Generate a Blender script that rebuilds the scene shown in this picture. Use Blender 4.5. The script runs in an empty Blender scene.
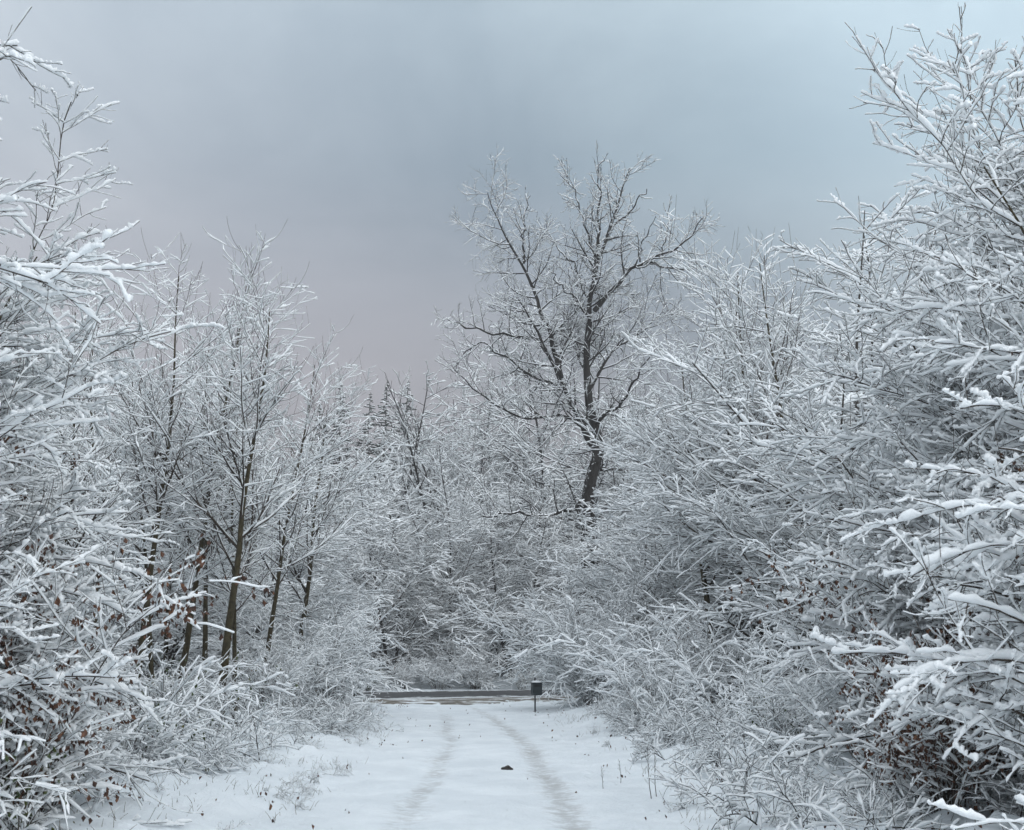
import bpy, math, time
import numpy as np
T0 = time.time()
sc = bpy.context.scene
C = sc.collection
R = math.radians

# ------------------------------------------------------------------ camera
F = 1100.0
PITCH = math.atan(235 / F)
EYE = 1.7
cam_d = bpy.data.cameras.new('camera')
cam = bpy.data.objects.new('camera', cam_d); C.objects.link(cam)
cam_d.sensor_width = 36; cam_d.lens = F / 1024 * 36
cam_d.clip_start = 0.05; cam_d.clip_end = 3000
cam.location = (0, 0, EYE); cam.rotation_euler = (math.pi / 2 + PITCH, 0, 0)
cam_d.dof.use_dof = True; cam_d.dof.focus_distance = 32; cam_d.dof.aperture_fstop = 5.6
sc.camera = cam
cp, sp = math.cos(PITCH), math.sin(PITCH)

def at(px, py, Y):
    """world point seen at a place of the photo, at distance Y along the path"""
    u, v = (px - 512) / F, -(py - 415) / F
    dx, dy, dz = u, cp - v * sp, sp + v * cp
    k = Y / dy
    return np.array([dx * k, Y, EYE + dz * k])

# ------------------------------------------------------------------ helpers
def unit(a):
    return a / np.maximum(np.linalg.norm(a, axis=-1, keepdims=True), 1e-9)

def mesh_np(name, V, Q, mat, smooth=True, attr=None):
    me = bpy.data.meshes.new(name)
    n = len(Q); k = Q.shape[1]
    me.vertices.add(len(V)); me.vertices.foreach_set('co', np.ascontiguousarray(V, np.float32).ravel())
    me.loops.add(n * k); me.loops.foreach_set('vertex_index', np.ascontiguousarray(Q, np.int32).ravel())
    me.polygons.add(n); me.polygons.foreach_set('loop_start', np.arange(0, n * k, k, dtype=np.int32))
    if smooth: me.polygons.foreach_set('use_smooth', np.ones(n, bool))
    me.materials.append(mat)
    me.update(calc_edges=True)
    if attr is not None:
        a = me.attributes.new(attr[0], 'FLOAT', 'POINT'); a.data.foreach_set('value', np.ascontiguousarray(attr[1], np.float32))
    return me

def ring_frame(P):
    T = np.empty_like(P)
    T[:, 1:-1] = P[:, 2:] - P[:, :-2]; T[:, 0] = P[:, 1] - P[:, 0]; T[:, -1] = P[:, -1] - P[:, -2]
    T = unit(T)
    S = np.cross(T, np.array([0.03, 0.02, 1.0])); S = unit(S)
    U = np.cross(S, T)
    return T, S, U

def tubes(P, Rr, Rv=None, sides=5, off=None, S=None, U=None):
    """P (N,K,3), Rr (N,K): verts and quads of N tapered tubes"""
    N, K = Rr.shape
    if S is None: T, S, U = ring_frame(P)
    if Rv is None: Rv = Rr
    c = P if off is None else P + off
    th = np.arange(sides) * 2 * math.pi / sides + 0.3
    V = c[:, :, None, :] + Rr[:, :, None, None] * np.cos(th)[None, None, :, None] * S[:, :, None, :] \
        + Rv[:, :, None, None] * np.sin(th)[None, None, :, None] * U[:, :, None, :]
    base = np.arange(N * K * sides).reshape(N, K, sides)
    a = base[:, :-1, :]; b = np.roll(base, -1, axis=2)[:, :-1, :]
    c2 = np.roll(base, -1, axis=2)[:, 1:, :]; d = base[:, 1:, :]
    Q = np.stack([a, b, c2, d], -1).reshape(-1, 4)
    return V.reshape(-1, 3), Q

class Parts:
    def __init__(s): s.V = []; s.Q = []; s.n = 0
    def add(s, V, Q):
        s.V.append(V); s.Q.append(Q + s.n); s.n += len(V)
    def mesh(s, name, mat, smooth=True):
        return mesh_np(name, np.concatenate(s.V), np.concatenate(s.Q), mat, smooth) if s.V else None

def upsample(P, Rr, m):
    if m <= 1: return P, Rr
    N, K = Rr.shape
    t = np.linspace(0, K - 1, (K - 1) * m + 1)
    i = np.minimum(t.astype(int), K - 2); f = t - i
    # catmull-rom so that curves stay smooth
    g = lambda A, j: A[:, np.clip(j, 0, K - 1)]
    f3 = f[None, :, None]
    p0, p1, p2, p3 = g(P, i - 1), g(P, i), g(P, i + 1), g(P, i + 2)
    Pn = 0.5 * (2 * p1 + (p2 - p0) * f3 + (2 * p0 - 5 * p1 + 4 * p2 - p3) * f3 ** 2 + (3 * p1 - p0 - 3 * p2 + p3) * f3 ** 3)
    Rn = g(Rr, i) * (1 - f) + g(Rr, i + 1) * f
    return Pn, Rn

def walk(rng, p0, d0, L, K, z0, z1, noise):
    """polylines from p0 along d0, length L, bending by z0..z1 per step"""
    N = len(p0)
    P = np.empty((N, K, 3)); P[:, 0] = p0
    d = unit(d0); st = L / (K - 1)
    for k in range(1, K):
        P[:, k] = P[:, k - 1] + d * st[:, None]
        b = z0 + (z1 - z0) * k / (K - 1)
        d = d + rng.normal(0, noise, (N, 3))
        d[:, 2] += b
        d = unit(d)
    return P

def spawn(rng, P, Rr, dens=None, n=None, t=(0.15, 1.0), ang=50, asd=9, frac=0.4, prof=0.6, lsd=0.25, lmin=0.05, lmax=99,
          K=5, rr=0.55, rmin=0.002, rmax=9, tip=0.35, planar=0.0, z0=0., z1=0., noise=0.05, bias=None, keep=None):
    N, K0 = Rr.shape
    PL = np.linalg.norm(np.diff(P, axis=1), axis=2).sum(1)
    cnt = np.full(N, n) if n is not None else np.maximum(1, np.round(PL * dens + rng.uniform(-.5, .5, N))).astype(int)
    ids = np.repeat(np.arange(N), cnt)
    j = np.concatenate([np.arange(c) for c in cnt]) if len(cnt) else np.zeros(0, int)
    tt = t[0] + (t[1] - t[0]) * (j + rng.random(len(ids))) / cnt[ids]
    x = tt * (K0 - 1); i = np.minimum(x.astype(int), K0 - 2); f = (x - i)
    p = P[ids, i] * (1 - f[:, None]) + P[ids, i + 1] * f[:, None]
    T = unit(P[ids, i + 1] - P[ids, i])
    r = Rr[ids, i] * (1 - f) + Rr[ids, i + 1] * f
    S = unit(np.cross(T, np.array([0.05, 0.03, 1.0]))); U = np.cross(S, T)
    M = len(ids)
    flat = rng.random(M) < planar
    az = rng.uniform(0, 2 * math.pi, M) if n is None or True else 0
    az = np.where(flat, np.where(j % 2 == 0, 0, math.pi) + rng.normal(0, 0.28, M), az)
    a = np.radians(rng.normal(ang, asd, M))
    perp = np.cos(az)[:, None] * S + np.sin(az)[:, None] * U
    d = np.cos(a)[:, None] * T + np.sin(a)[:, None] * perp
    if bias is not None: d = unit(d + np.array(bias) * rng.uniform(0.3, 1.2, (M, 1)))
    L = PL[ids] * frac * (1 - prof * tt) * np.exp(rng.normal(0, lsd, M))
    ok = L > lmin
    if keep is not None: ok &= keep(p, d, rng)
    L = np.minimum(L, lmax)
    p, d, L, r = p[ok], d[ok], L[ok], r[ok]
    Pn = walk(rng, p, d, L, K, z0, z1, noise)
    r0 = np.clip(r * rr, rmin, rmax)
    Rn = r0[:, None] * (1 + (tip - 1) * np.linspace(0, 1, K)[None, :])
    Rn = np.maximum(Rn, rmin * 0.7)
    return Pn, Rn

def snow_on(rng, P, Rr, rs, up=1, sides=5, thr=0.32, gap=0.15, rmaxk=0.5, bare=.2):
    """snow lying along the upper side of each branch"""
    P, Rr = upsample(P, Rr, up)
    N, K = Rr.shape
    T, S, U = ring_frame(P)
    s = np.sqrt(np.maximum(0, 1 - T[..., 2] ** 2))
    load = np.clip((s - thr) / (0.72 - thr), 0, 1) ** 0.8
    lump = np.exp(rng.normal(-.03, 0.32, (N, K)))
    per = np.exp(rng.normal(-.05, 0.22, (N, 1)))
    lump[rng.random((N, K)) < gap] *= 0.35
    per = per * np.where(rng.random((N, 1)) < bare, rng.uniform(.15, .5, (N, 1)), 1)
    w = (rs + Rr * rmaxk) * load * lump * per
    w[:, -1] *= 0.75; w[:, 0] *= 0.9
    w = np.clip(w, 0.0, rs * 1.7)
    hv = w * rng.uniform(0.8, 1.15, (N, 1))
    off = U * (Rr * 0.45 + hv * 0.75)[..., None]
    off = off + S * (w * rng.normal(0, .18, (N, K)))[..., None]
    dead = w.max(1) < 0.25 * rs
    k = ~dead
    e = lambda A: np.concatenate([A, A[:, -1:]], 1)[k]          # a closing ring rounds off each end
    P2, S2, U2, o2, w2, h2 = e(P), e(S), e(U), e(off), e(w), e(hv)
    P2[:, -1] += T[k, -1] * w[k, -1:] * .75; w2[:, -1] *= .12; h2[:, -1] *= .12
    return tubes(P2, np.maximum(w2, 1e-4), np.maximum(h2, 1e-4), sides, o2, S2, U2)

def leaves_on(rng, P, n, size=0.05, zone=None, clus=0):
    """withered leaves hanging curled from the twigs, each a folded pair of quads"""
    N, K, _ = P.shape
    i = rng.integers(0, N, n * 3); k = rng.integers(1, K, n * 3)
    p = P[i, k]
    if zone is not None: p = p[zone(p)]
    if len(p) and clus:
        cen = p[rng.integers(0, len(p), clus)]
        flat = P.reshape(-1, 3); flat = flat[rng.integers(0, len(flat), 9000)]
        d2 = np.min([((flat - c) ** 2).sum(1) / g for c, g in zip(cen, rng.uniform(.02, .14, clus))], axis=0)
        p = flat[d2 < 1]; rng.shuffle(p)
        while 0 < len(p) < n: p = np.concatenate([p, p])
    p = p[:n]; n = len(p)
    p = p + rng.normal(0, 0.03, p.shape)
    if n == 0: return None
    L = size * rng.uniform(0.6, 1.3, n)[:, None]
    down = unit(np.stack([rng.normal(0, .5, n), rng.normal(0, .5, n), -np.ones(n)], 1))
    side = unit(np.cross(down, rng.normal(0, 1, (n, 3))))
    nor = np.cross(side, down)
    w = L * 0.32
    a = p; b = p + down * L * .5 + side * w + nor * w * .5; c = p + down * L + nor * L * rng.uniform(-.3, .3, (n, 1))
    d = p + down * L * .5 - side * w + nor * w * .5; e = p + down * L * .5 - nor * w * .3
    V = np.stack([a, b, e, c, d], 1).reshape(-1, 3)
    o = np.arange(n)[:, None] * 5
    Q = np.concatenate([o + np.array([0, 1, 3, 2]), o + np.array([0, 2, 3, 4])])
    return V, Q

# ------------------------------------------------------------------ materials
def mat(name):
    m = bpy.data.materials.new(name); m.use_nodes = True
    nt = m.node_tree; b = nt.nodes['Principled BSDF']
    return m, nt, b
def N_(nt, t, **kw):
    n = nt.nodes.new(t)
    for k, v in kw.items(): setattr(n, k, v)
    return n
def ramp(nt, stops, interp='LINEAR'):
    r = nt.nodes.new('ShaderNodeValToRGB'); r.color_ramp.interpolation = interp
    e = r.color_ramp.elements
    e[0].position, e[0].color = stops[0][0], (*stops[0][1], 1)
    e[1].position, e[1].color = stops[-1][0], (*stops[-1][1], 1)
    for p, c in stops[1:-1]:
        x = e.new(p); x.color = (*c, 1)
    return r
def noise(nt, scale, detail=4, rough=.55, vec=None, dist=0):
    n = nt.nodes.new('ShaderNodeTexNoise'); n.inputs['Scale'].default_value = scale
    n.inputs['Detail'].default_value = detail; n.inputs['Roughness'].default_value = rough
    n.inputs['Distortion'].default_value = dist
    if vec is not None: nt.links.new(vec, n.inputs['Vector'])
    return n
def mixc(nt, fac, a, b):
    m = nt.nodes.new('ShaderNodeMix'); m.data_type = 'RGBA'
    if hasattr(fac, 'links') or not isinstance(fac, float): nt.links.new(fac, m.inputs[0])
    else: m.inputs[0].default_value = fac
    for s, i in ((a, 6), (b, 7)):
        if isinstance(s, tuple): m.inputs[i].default_value = (*s, 1)
        else: nt.links.new(s, m.inputs[i])
    return m.outputs[2]

SNOW_C = (0.835, 0.86, 0.875)
def snow_mat(name, col=SNOW_C):
    m, nt, b = mat(name)
    g = N_(nt, 'ShaderNodeNewGeometry')
    n = noise(nt, 9, 3, vec=g.outputs['Position'])
    r = ramp(nt, [(0.3, tuple(c * .95 for c in col)), (0.7, col)])
    nt.links.new(n.outputs[0], r.inputs[0]); nt.links.new(r.outputs[0], b.inputs['Base Color'])
    b.inputs['Roughness'].default_value = 0.75
    b.inputs['Specular IOR Level'].default_value = 0.2
    bp = N_(nt, 'ShaderNodeBump'); bp.inputs['Strength'].default_value = .55; bp.inputs['Distance'].default_value = .012
    nb = noise(nt, 70, 3, .6, vec=g.outputs['Position']); nt.links.new(nb.outputs[0], bp.inputs['Height']); nt.links.new(bp.outputs[0], b.inputs['Normal'])
    return m
snow_m = snow_mat('branch_snow')

def bark_mat(name, c1, c2, snow_amt):
    m, nt, b = mat(name)
    g = N_(nt, 'ShaderNodeNewGeometry')
    n = noise(nt, 14, 5, vec=g.outputs['Position'])
    r = ramp(nt, [(0.3, c1), (0.7, c2)]); nt.links.new(n.outputs[0], r.inputs[0])
    # snow stuck in the bark: patches biased to one weather side and to faces that look up
    n2 = noise(nt, 7, 6, .7, vec=g.outputs['Position'])
    dot = N_(nt, 'ShaderNodeVectorMath', operation='DOT_PRODUCT'); nt.links.new(g.outputs['Normal'], dot.inputs[0])
    dot.inputs[1].default_value = (-0.15, -0.1, 1.0)
    mad = N_(nt, 'ShaderNodeMath', operation='MULTIPLY_ADD'); nt.links.new(dot.outputs['Value'], mad.inputs[0])
    mad.inputs[1].default_value = 0.35; nt.links.new(n2.outputs[0], mad.inputs[2])
    r2 = ramp(nt, [(0.78 - snow_amt, (0, 0, 0)), (0.82 - snow_amt, (1, 1, 1))]); nt.links.new(mad.outputs[0], r2.inputs[0])
    c = mixc(nt, r2.outputs[0], r.outputs[0], SNOW_C)
    nt.links.new(c, b.inputs['Base Color']); b.inputs['Roughness'].default_value = .9
    b.inputs['Specular IOR Level'].default_value = 0.2
    bp = N_(nt, 'ShaderNodeBump'); bp.inputs['Strength'].default_value = .6; bp.inputs['Distance'].default_value = .02
    nt.links.new(n.outputs[0], bp.inputs['Height']); nt.links.new(bp.outputs[0], b.inputs['Normal'])
    return m
bark_olive = bark_mat('olive_bark', (0.028, 0.025, 0.014), (0.075, 0.062, 0.036), 0.05)
bark_dark = bark_mat('dark_bark', (0.012, 0.011, 0.0105), (0.035, 0.032, 0.029), 0.06)
bark_grey = bark_mat('grey_bark', (0.03, 0.028, 0.025), (0.085, 0.078, 0.07), 0.12)
def twig_mat(name, c1, c2):
    m, nt, b = mat(name)
    g = N_(nt, 'ShaderNodeNewGeometry'); n = noise(nt, 3, 2, vec=g.outputs['Position'])
    r = ramp(nt, [(0.35, c1), (0.65, c2)]); nt.links.new(n.outputs[0], r.inputs[0])
    nt.links.new(r.outputs[0], b.inputs['Base Color']); b.inputs['Roughness'].default_value = .8
    b.inputs['Specular IOR Level'].default_value = 0.2
    return m
twig_m = twig_mat('brown_twig', (0.03, 0.025, 0.021), (0.075, 0.058, 0.045))
twig_dark = twig_mat('dark_twig', (0.018, 0.017, 0.016), (0.04, 0.036, 0.032))
def leaf_mat(name, cols):
    m, nt, b = mat(name)
    g = N_(nt, 'ShaderNodeNewGeometry'); n = noise(nt, 11, 2, .7, vec=g.outputs['Position'])
    r = ramp(nt, cols); nt.links.new(n.outputs[0], r.inputs[0])
    nt.links.new(r.outputs[0], b.inputs['Base Color']); b.inputs['Roughness'].default_value = .7
    return m
leaf_brown = leaf_mat('withered_leaf', [(0.3, (0.03, 0.015, 0.011)), (0.5, (0.08, 0.034, 0.019)), (0.62, (0.14, 0.058, 0.026)), (0.74, (0.16, 0.075, 0.025))])
leaf_green = leaf_mat('evergreen_leaf', [(0.3, (0.02, 0.035, 0.012)), (0.55, (0.05, 0.075, 0.02)), (0.7, (0.14, 0.13, 0.03))])

# ------------------------------------------------------------------ tagging
def tag(o, label=None, cat=None, group=None, kind=None):
    if label: o['label'] = label
    if cat: o['category'] = cat
    if group: o['group'] = group
    if kind: o['kind'] = kind
    return o
def link(name, me, parent=None):
    o = bpy.data.objects.new(name, me); C.objects.link(o); o.parent = parent
    return o
def place(name, proto, loc, rz=0, scale=1, label=None, cat='tree', group=None, tilt=(0, 0), sz=None):
    """one plant: an Empty at the base with its parts; copies share mesh data"""
    e = bpy.data.objects.new(name, None); C.objects.link(e); e.empty_display_size = .3
    e.location = loc; e.rotation_euler = (tilt[0], tilt[1], rz)
    e.scale = (scale, scale, sz or scale)
    tag(e, label, cat, group)
    crown = None
    for pn, par, me in proto:
        if me is None: continue
        o = link(pn, me, crown if par == 'crown' else e)
        if pn in ('crown', 'stems'): crown = o
    return e

# ------------------------------------------------------------------ plant prototypes
def stem(rng, p0, d, L, K, r0, r1, z=0.03, noise_=0.05):
    P = walk(rng, np.array([p0], float), np.array([d], float), np.array([float(L)]), K, z, z, noise_)
    Rr = (r0 + (r1 - r0) * np.linspace(0, 1, K) ** 0.8)[None, :]
    Rr[:, 0] *= 1.25
    return P, Rr

def build(rng, name, stems, levels, rs, bark, twig, up=1, ssides=5, wsides=4, trunk_levels=1, leaves=None, min_snow=0, snowf=None, thr=.32,
          leafm=None, crownname='crown'):
    """stems: list of (P,R) with equal K; levels: dicts for spawn()"""
    P = np.concatenate([s[0] for s in stems]); Rr = np.concatenate([s[1] for s in stems])
    tr, cr, sn = Parts(), Parts(), Parts()
    allP = [(P, Rr)]
    cur = (P, Rr)
    for lv in levels:
        lv = dict(lv); src = lv.pop('src', None)
        base = cur if src is None else allP[src]
        cur = spawn(rng, base[0], base[1], **lv)
        allP.append(cur)
    for i, (p, r) in enumerate(allP):
        if i < trunk_levels:
            pu, ru = upsample(p, r, 2)
            tr.add(*tubes(pu, ru, sides=9 if i == 0 else 6))
        else:
            last = i >= len(allP) - 1
            cr.add(*tubes(p, r, sides=3 if last else wsides))
        if i >= min_snow:
            k = rs * (snowf[i] if snowf else 1)
            sn.add(*snow_on(rng, p, r, k, up=up, sides=ssides, thr=thr))
    lm = None
    if leaves:
        q = leaves_on(rng, allP[leaves[0]][0], leaves[1], leaves[2], leaves[3] if len(leaves) > 3 else None, leaves[4] if len(leaves) > 4 else 0)
        if q: lm = mesh_np(name + '_leaves', *q, leafm or leaf_brown, False)
    out = []
    if trunk_levels: out.append(('trunk', None, tr.mesh(name + '_trunk', bark)))
    out.append((crownname, None, cr.mesh(name + '_crown', twig)))
    out.append(('snow', 'crown', sn.mesh(name + '_snow', snow_m)))
    out.append(('leaves', 'crown', lm))
    print(name, [len(a[0]) for a in allP], round(time.time() - T0, 1))
    return out

def asc_tree(seed, H=9.5, lean=(0.04, 0), dens=1.0, rs=0.0155, r0=.085, t0=.2):
    rng = np.random.default_rng(seed)
    s = [stem(rng, (0, 0, -.1), (lean[0], lean[1], 1), H, 13, r0, .010, z=.04, noise_=.035)]
    lv = [dict(n=int(34 * dens), t=(t0, .97), ang=46, asd=10, frac=.34, prof=.62, K=8, rr=.5, rmin=.008, z0=.10, z1=-.01, noise=.07),
          dict(dens=6.0 * dens, t=(.12, 1), ang=46, asd=12, frac=.42, prof=.55, K=6, rr=.5, rmin=.004, planar=.55, z0=.05, z1=.0, noise=.07, lmin=.12),
          dict(dens=5.6 * dens, t=(.1, 1), ang=42, asd=12, frac=.5, prof=.4, K=4, rr=.6, rmin=.003, planar=.5, z0=.03, z1=.0, noise=.06, lmin=.06, lmax=.5),
          dict(src=1, n=3, t=(.3, .98), ang=40, asd=12, frac=.45, prof=.3, K=8, rr=.55, rmin=.0055, z0=.22, z1=.2, noise=.04, lmin=.3, lmax=1.8)]
    return build(rng, 'slender_tree', s, lv, rs, bark_olive, twig_m, trunk_levels=1, min_snow=1, snowf=[0, 1.3, 1, .85, .5], up=1, thr=.42)

def beech_tree(seed, H=11, dens=1.0, rs=.017, r0=.12, droop=-.03, t0=.08, ang=68, frac=.42, bias=None, nst=1, rmin=.006, bark=None, lsd=.25, leaves=None, up=1, flat=.75, d3=6.0, lean=(0, 0)):
    rng = np.random.default_rng(seed)
    s = []
    for i in range(nst):
        a = rng.uniform(0, 6.28); sp_ = .0 if nst == 1 else .22
        s.append(stem(rng, (0.15 * math.cos(a) * (nst > 1), .15 * math.sin(a) * (nst > 1), -.1), (math.cos(a) * sp_ + (bias[0] * .25 if bias else 0) + lean[0], math.sin(a) * sp_ + lean[1], 1), H * rng.uniform(.8, 1), 13, r0 * (1 if nst == 1 else .7), .008, z=.05, noise_=.06))
    lv = [dict(n=int(40 * dens / nst ** .5), t=(t0, .98), ang=ang, asd=12, frac=frac, prof=.72, K=9, rr=.5, rmin=.010, z0=.06, z1=droop * 2, noise=.08, bias=bias, lsd=lsd),
          dict(dens=5.0 * dens, t=(.1, 1), ang=48, asd=10, frac=.40, prof=.6, K=6, rr=.5, rmin=rmin, planar=flat, z0=.0, z1=droop, noise=.07, lmin=.12),
          dict(dens=d3 * dens, t=(.08, 1), ang=44, asd=11, frac=.45, prof=.4, K=4, rr=.6, rmin=rmin * .8, planar=flat, z0=.0, z1=droop, noise=.07, lmin=.08, lmax=.6)]
    return build(rng, 'beech_tree', s, lv, rs, bark or bark_grey, twig_m, trunk_levels=1, min_snow=1, snowf=[0, 1.25, 1, .9], leaves=leaves, up=2 if rmin < .01 else 1)

def edge_tree(seed, H=7.5, rs=.016, bias=(-.4, 0, 0), nst=3, dens=1.0, leaves=None, L=.5, droop=-.07, sp_=.25, up=3, t0=.04, thr=.42, lmax=3.2):
    """forest-edge tree whose long snow-bowed branches reach over the path"""
    rng = np.random.default_rng(seed)
    s = []
    for i in range(nst):
        a = rng.uniform(0, 6.28)
        s.append(stem(rng, (.2 * math.cos(a), .3 * math.sin(a), -.1), (math.cos(a) * sp_ * .6 + bias[0] * .3, math.sin(a) * sp_, 1), H * rng.uniform(.75, 1), 12, .06, .008, z=.05, noise_=.06))
    lv = [dict(n=int(28 * dens), t=(t0, .97), ang=58, asd=18, frac=L, prof=.62, K=10, rr=.5, rmin=.009, z0=.09, z1=droop * 1.7, noise=.11, bias=bias, lmax=lmax),
          dict(dens=4.6 * dens, t=(.10, 1), ang=44, asd=15, frac=.42, prof=.55, K=8, rr=.55, rmin=.0055, planar=.5, z0=.03, z1=droop, noise=.11, lmin=.14, lmax=1.3),
          dict(dens=4.6 * dens, t=(.1, 1), ang=42, asd=14, frac=.5, prof=.4, K=6, rr=.65, rmin=.0042, planar=.5, z0=.04, z1=droop * .8, noise=.12, lmin=.07, lmax=.5),
          dict(src=1, n=3, t=(.2, .95), ang=50, asd=16, frac=.35, prof=.4, K=7, rr=.4, rmin=.004, z0=.16, z1=.14, noise=.06, lmin=.3, lmax=1.2),
          dict(src=2, n=3, t=(.1, 1), ang=55, asd=18, frac=.4, prof=.4, K=5, rr=.5, rmin=.0026, z0=.05, z1=0, noise=.14, lmin=.08, lmax=.35)]
    return build(rng, 'edge_tree', s, lv, rs, bark_olive, twig_m, up=up, ssides=6, trunk_levels=1, min_snow=1, snowf=[0, 1.15, 1, .9, .5, .3], leaves=leaves, thr=thr)

def shrub(seed, n=26, L=2.2, rs=.016, droop=-.28, spread=.55, dens=1.0, leaves=None, twigs=True, leafm=None, up=1, lsd=.25, name='shrub'):
    rng = np.random.default_rng(seed)
    a = rng.uniform(0, 6.28, n); r = rng.uniform(0, .35, n) * L * .4
    p0 = np.stack([r * np.cos(a), r * np.sin(a), np.full(n, -.05)], 1)
    sp_ = rng.uniform(.1, 1, n)[:, None] * spread
    d = unit(np.stack([np.cos(a), np.sin(a), np.zeros(n)], 1) * sp_ + np.array([0, 0, 1.]))
    P = walk(rng, p0, d, L * np.exp(rng.normal(0, lsd, n)), 10, .0, droop, .08)
    P[..., 2] = np.maximum(P[..., 2], .03)
    P[:, 0, 2] = -.05
    Rr = (.011 * (1 - .75 * np.linspace(0, 1, 10)))[None, :].repeat(n, 0)
    lv = [dict(dens=6.5 * dens, t=(.12, 1), ang=50, asd=14, frac=.30, prof=.5, K=5, rr=.6, rmin=.004, planar=.3, z0=.03, z1=droop * .4, noise=.09, lmin=.08),
          dict(dens=6.0 * dens, t=(.1, 1), ang=46, asd=12, frac=.5, prof=.4, K=4, rr=.7, rmin=.003, planar=.3, z0=0, z1=-.03, noise=.09, lmin=.06, lmax=.4)]
    return build(rng, name, [(P, Rr)], lv, rs, bark_olive, twig_m, trunk_levels=0, min_snow=0, snowf=[1.15, 1, .85], leaves=leaves, leafm=leafm, up=up, crownname='stems')

exec_big = True
# ------------------------------------------------------------------ the old tree with the open crown
def old_tree():
    rng = np.random.default_rng(77)
    Y = 50.0
    def poly(pts, K, r0, r1, dy=0.0, seed=0):
        """limb through photo places, its end dy metres nearer or farther, with its own wander in depth"""
        g = np.random.default_rng(seed)
        pts = np.array(pts, float)
        n = len(pts); t = np.linspace(0, 1, n)
        dep = Y + dy * t ** 1.2
        W = np.array([at(x, y, d) for (x, y), d in zip(pts, dep)])
        seg = np.concatenate([[0], np.cumsum(np.linalg.norm(np.diff(W, axis=0), axis=1))]); seg /= seg[-1]
        u = np.linspace(0, 1, K)
        P = np.stack([np.interp(u, seg, W[:, i]) for i in range(3)], 1)
        P[1:-1] = P[1:-1] * .6 + (P[:-2] + P[2:]) * .2
        P[1:] += g.normal(0, .06, (K - 1, 3))
        return P[None], (r0 + (r1 - r0) * u ** .8)[None]
    K = 14
    L = [poly([(578, 705), (584, 600), (590, 520), (592, 476), (597, 452), (592, 425), (586, 372), (586, 349), (590, 309), (592, 281), (597, 261), (607, 237), (616, 217), (619, 190), (631, 168)], 26, .49, .025, 0, 1)]
    trunkP, trunkR = L[0]; trunkR[0, 12:] *= .92
    limbs = [
        ([(595, 448), (573, 408), (559, 372), (543, 345), (527, 313), (518, 300)], .17, .03, -2.0),
        ([(561, 378), (547, 321), (535, 297), (523, 261), (505, 233), (491, 208), (487, 192)], .13, .02, 1.5),
        ([(524, 263), (523, 236), (525, 212), (530, 196)], .06, .02, 1.0),
        ([(594, 311), (611, 289), (634, 265), (658, 257), (678, 247), (698, 229), (703, 215)], .13, .02, -1.5),
        ([(634, 265), (658, 263), (682, 272), (700, 266), (708, 268)], .07, .02, 2.0),
        ([(546, 350), (535, 337), (499, 335), (464, 325), (444, 318)], .09, .02, -3.0),
        ([(557, 385), (539, 380), (507, 357), (482, 341), (462, 352), (455, 368)], .08, .02, 2.5),
        ([(563, 392), (547, 388), (520, 372), (500, 352)], .08, .02, 4),
        ([(592, 425), (560, 415), (543, 420), (515, 416), (480, 396), (455, 370)], .09, .02, -3.5),
        ([(588, 395), (605, 360), (619, 345), (643, 329), (660, 316), (668, 300)], .09, .02, 3.0),
        ([(597, 262), (599, 240), (599, 205), (598, 176), (604, 160)], .08, .02, -1.0),
        ([(597, 270), (588, 235), (579, 205), (572, 186), (560, 176)], .06, .02, 2.0),
        ([(590, 300), (572, 262), (556, 245), (540, 228)], .06, .018, 3.0),
        ([(612, 226), (630, 212), (640, 200), (646, 188)], .06, .02, -1),
        ([(590, 320), (575, 300), (560, 285), (548, 268)], .05, .018, -3.5),
        ([(592, 425), (610, 415), (628, 392), (640, 372), (655, 350)], .10, .02, -3.5),
        ([(590, 500), (560, 515), (530, 513), (500, 512), (480, 520)], .10, .025, -4),
        ([(590, 440), (600, 470), (630, 470), (655, 455)], .08, .02, 4),
        ([(586, 370), (570, 340), (566, 320), (560, 300)], .06, .02, 5),
        ([(590, 345), (606, 325), (622, 312), (640, 300)], .06, .02, 5),
        ([(660, 258), (664, 243), (670, 222), (668, 208)], .04, .015, 1.),
        ([(640, 262), (642, 245), (648, 232), (655, 218)], .04, .015, -1.),
    ]
    lim = [poly(p, K, a * 1.05, b, dy, i + 10) for i, (p, a, b, dy) in enumerate(limbs)]
    LP = np.concatenate([l[0] for l in lim]); LR = np.concatenate([l[1] for l in lim])
    tr, cr, sn = Parts(), Parts(), Parts()
    tr.add(*tubes(*upsample(trunkP, trunkR, 2), sides=12)); tr.add(*tubes(*upsample(LP, LR, 2), sides=8))
    base = np.array([trunkP[0, 0, 0], Y, 0])
    kw = dict(rr=.5, noise=.13)
    top = trunkP[:, 14:], trunkR[:, 14:]
    a1 = spawn(rng, LP, LR, dens=2.7, t=(.08, 1), ang=58, asd=16, frac=.30, prof=.45, K=7, rmin=.015, rmax=.05, z0=.10, z1=.04, lmin=.5, lmax=3.2, **kw)
    a2 = spawn(rng, *top, dens=3.2, t=(.05, 1), ang=58, asd=14, frac=.19, prof=.5, K=7, rmin=.015, rmax=.05, z0=.10, z1=.04, lmin=.4, **kw)
    A = np.concatenate([a1[0], a2[0]]), np.concatenate([a1[1], a2[1]])
    B = spawn(rng, *A, dens=5.0, t=(.15, 1), ang=48, asd=14, frac=.42, prof=.45, K=5, rmin=.009, z0=.05, z1=.03, lmin=.2, **kw)
    D = spawn(rng, *B, dens=4.8, t=(.1, 1), ang=45, asd=14, frac=.5, prof=.3, K=4, rmin=.0065, z0=.03, z1=.02, lmin=.12, lmax=.6, rr=.6, noise=.12)
    for X, s in ((A, 5), (B, 4), (D, 3)): cr.add(*tubes(*X, sides=s))
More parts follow.
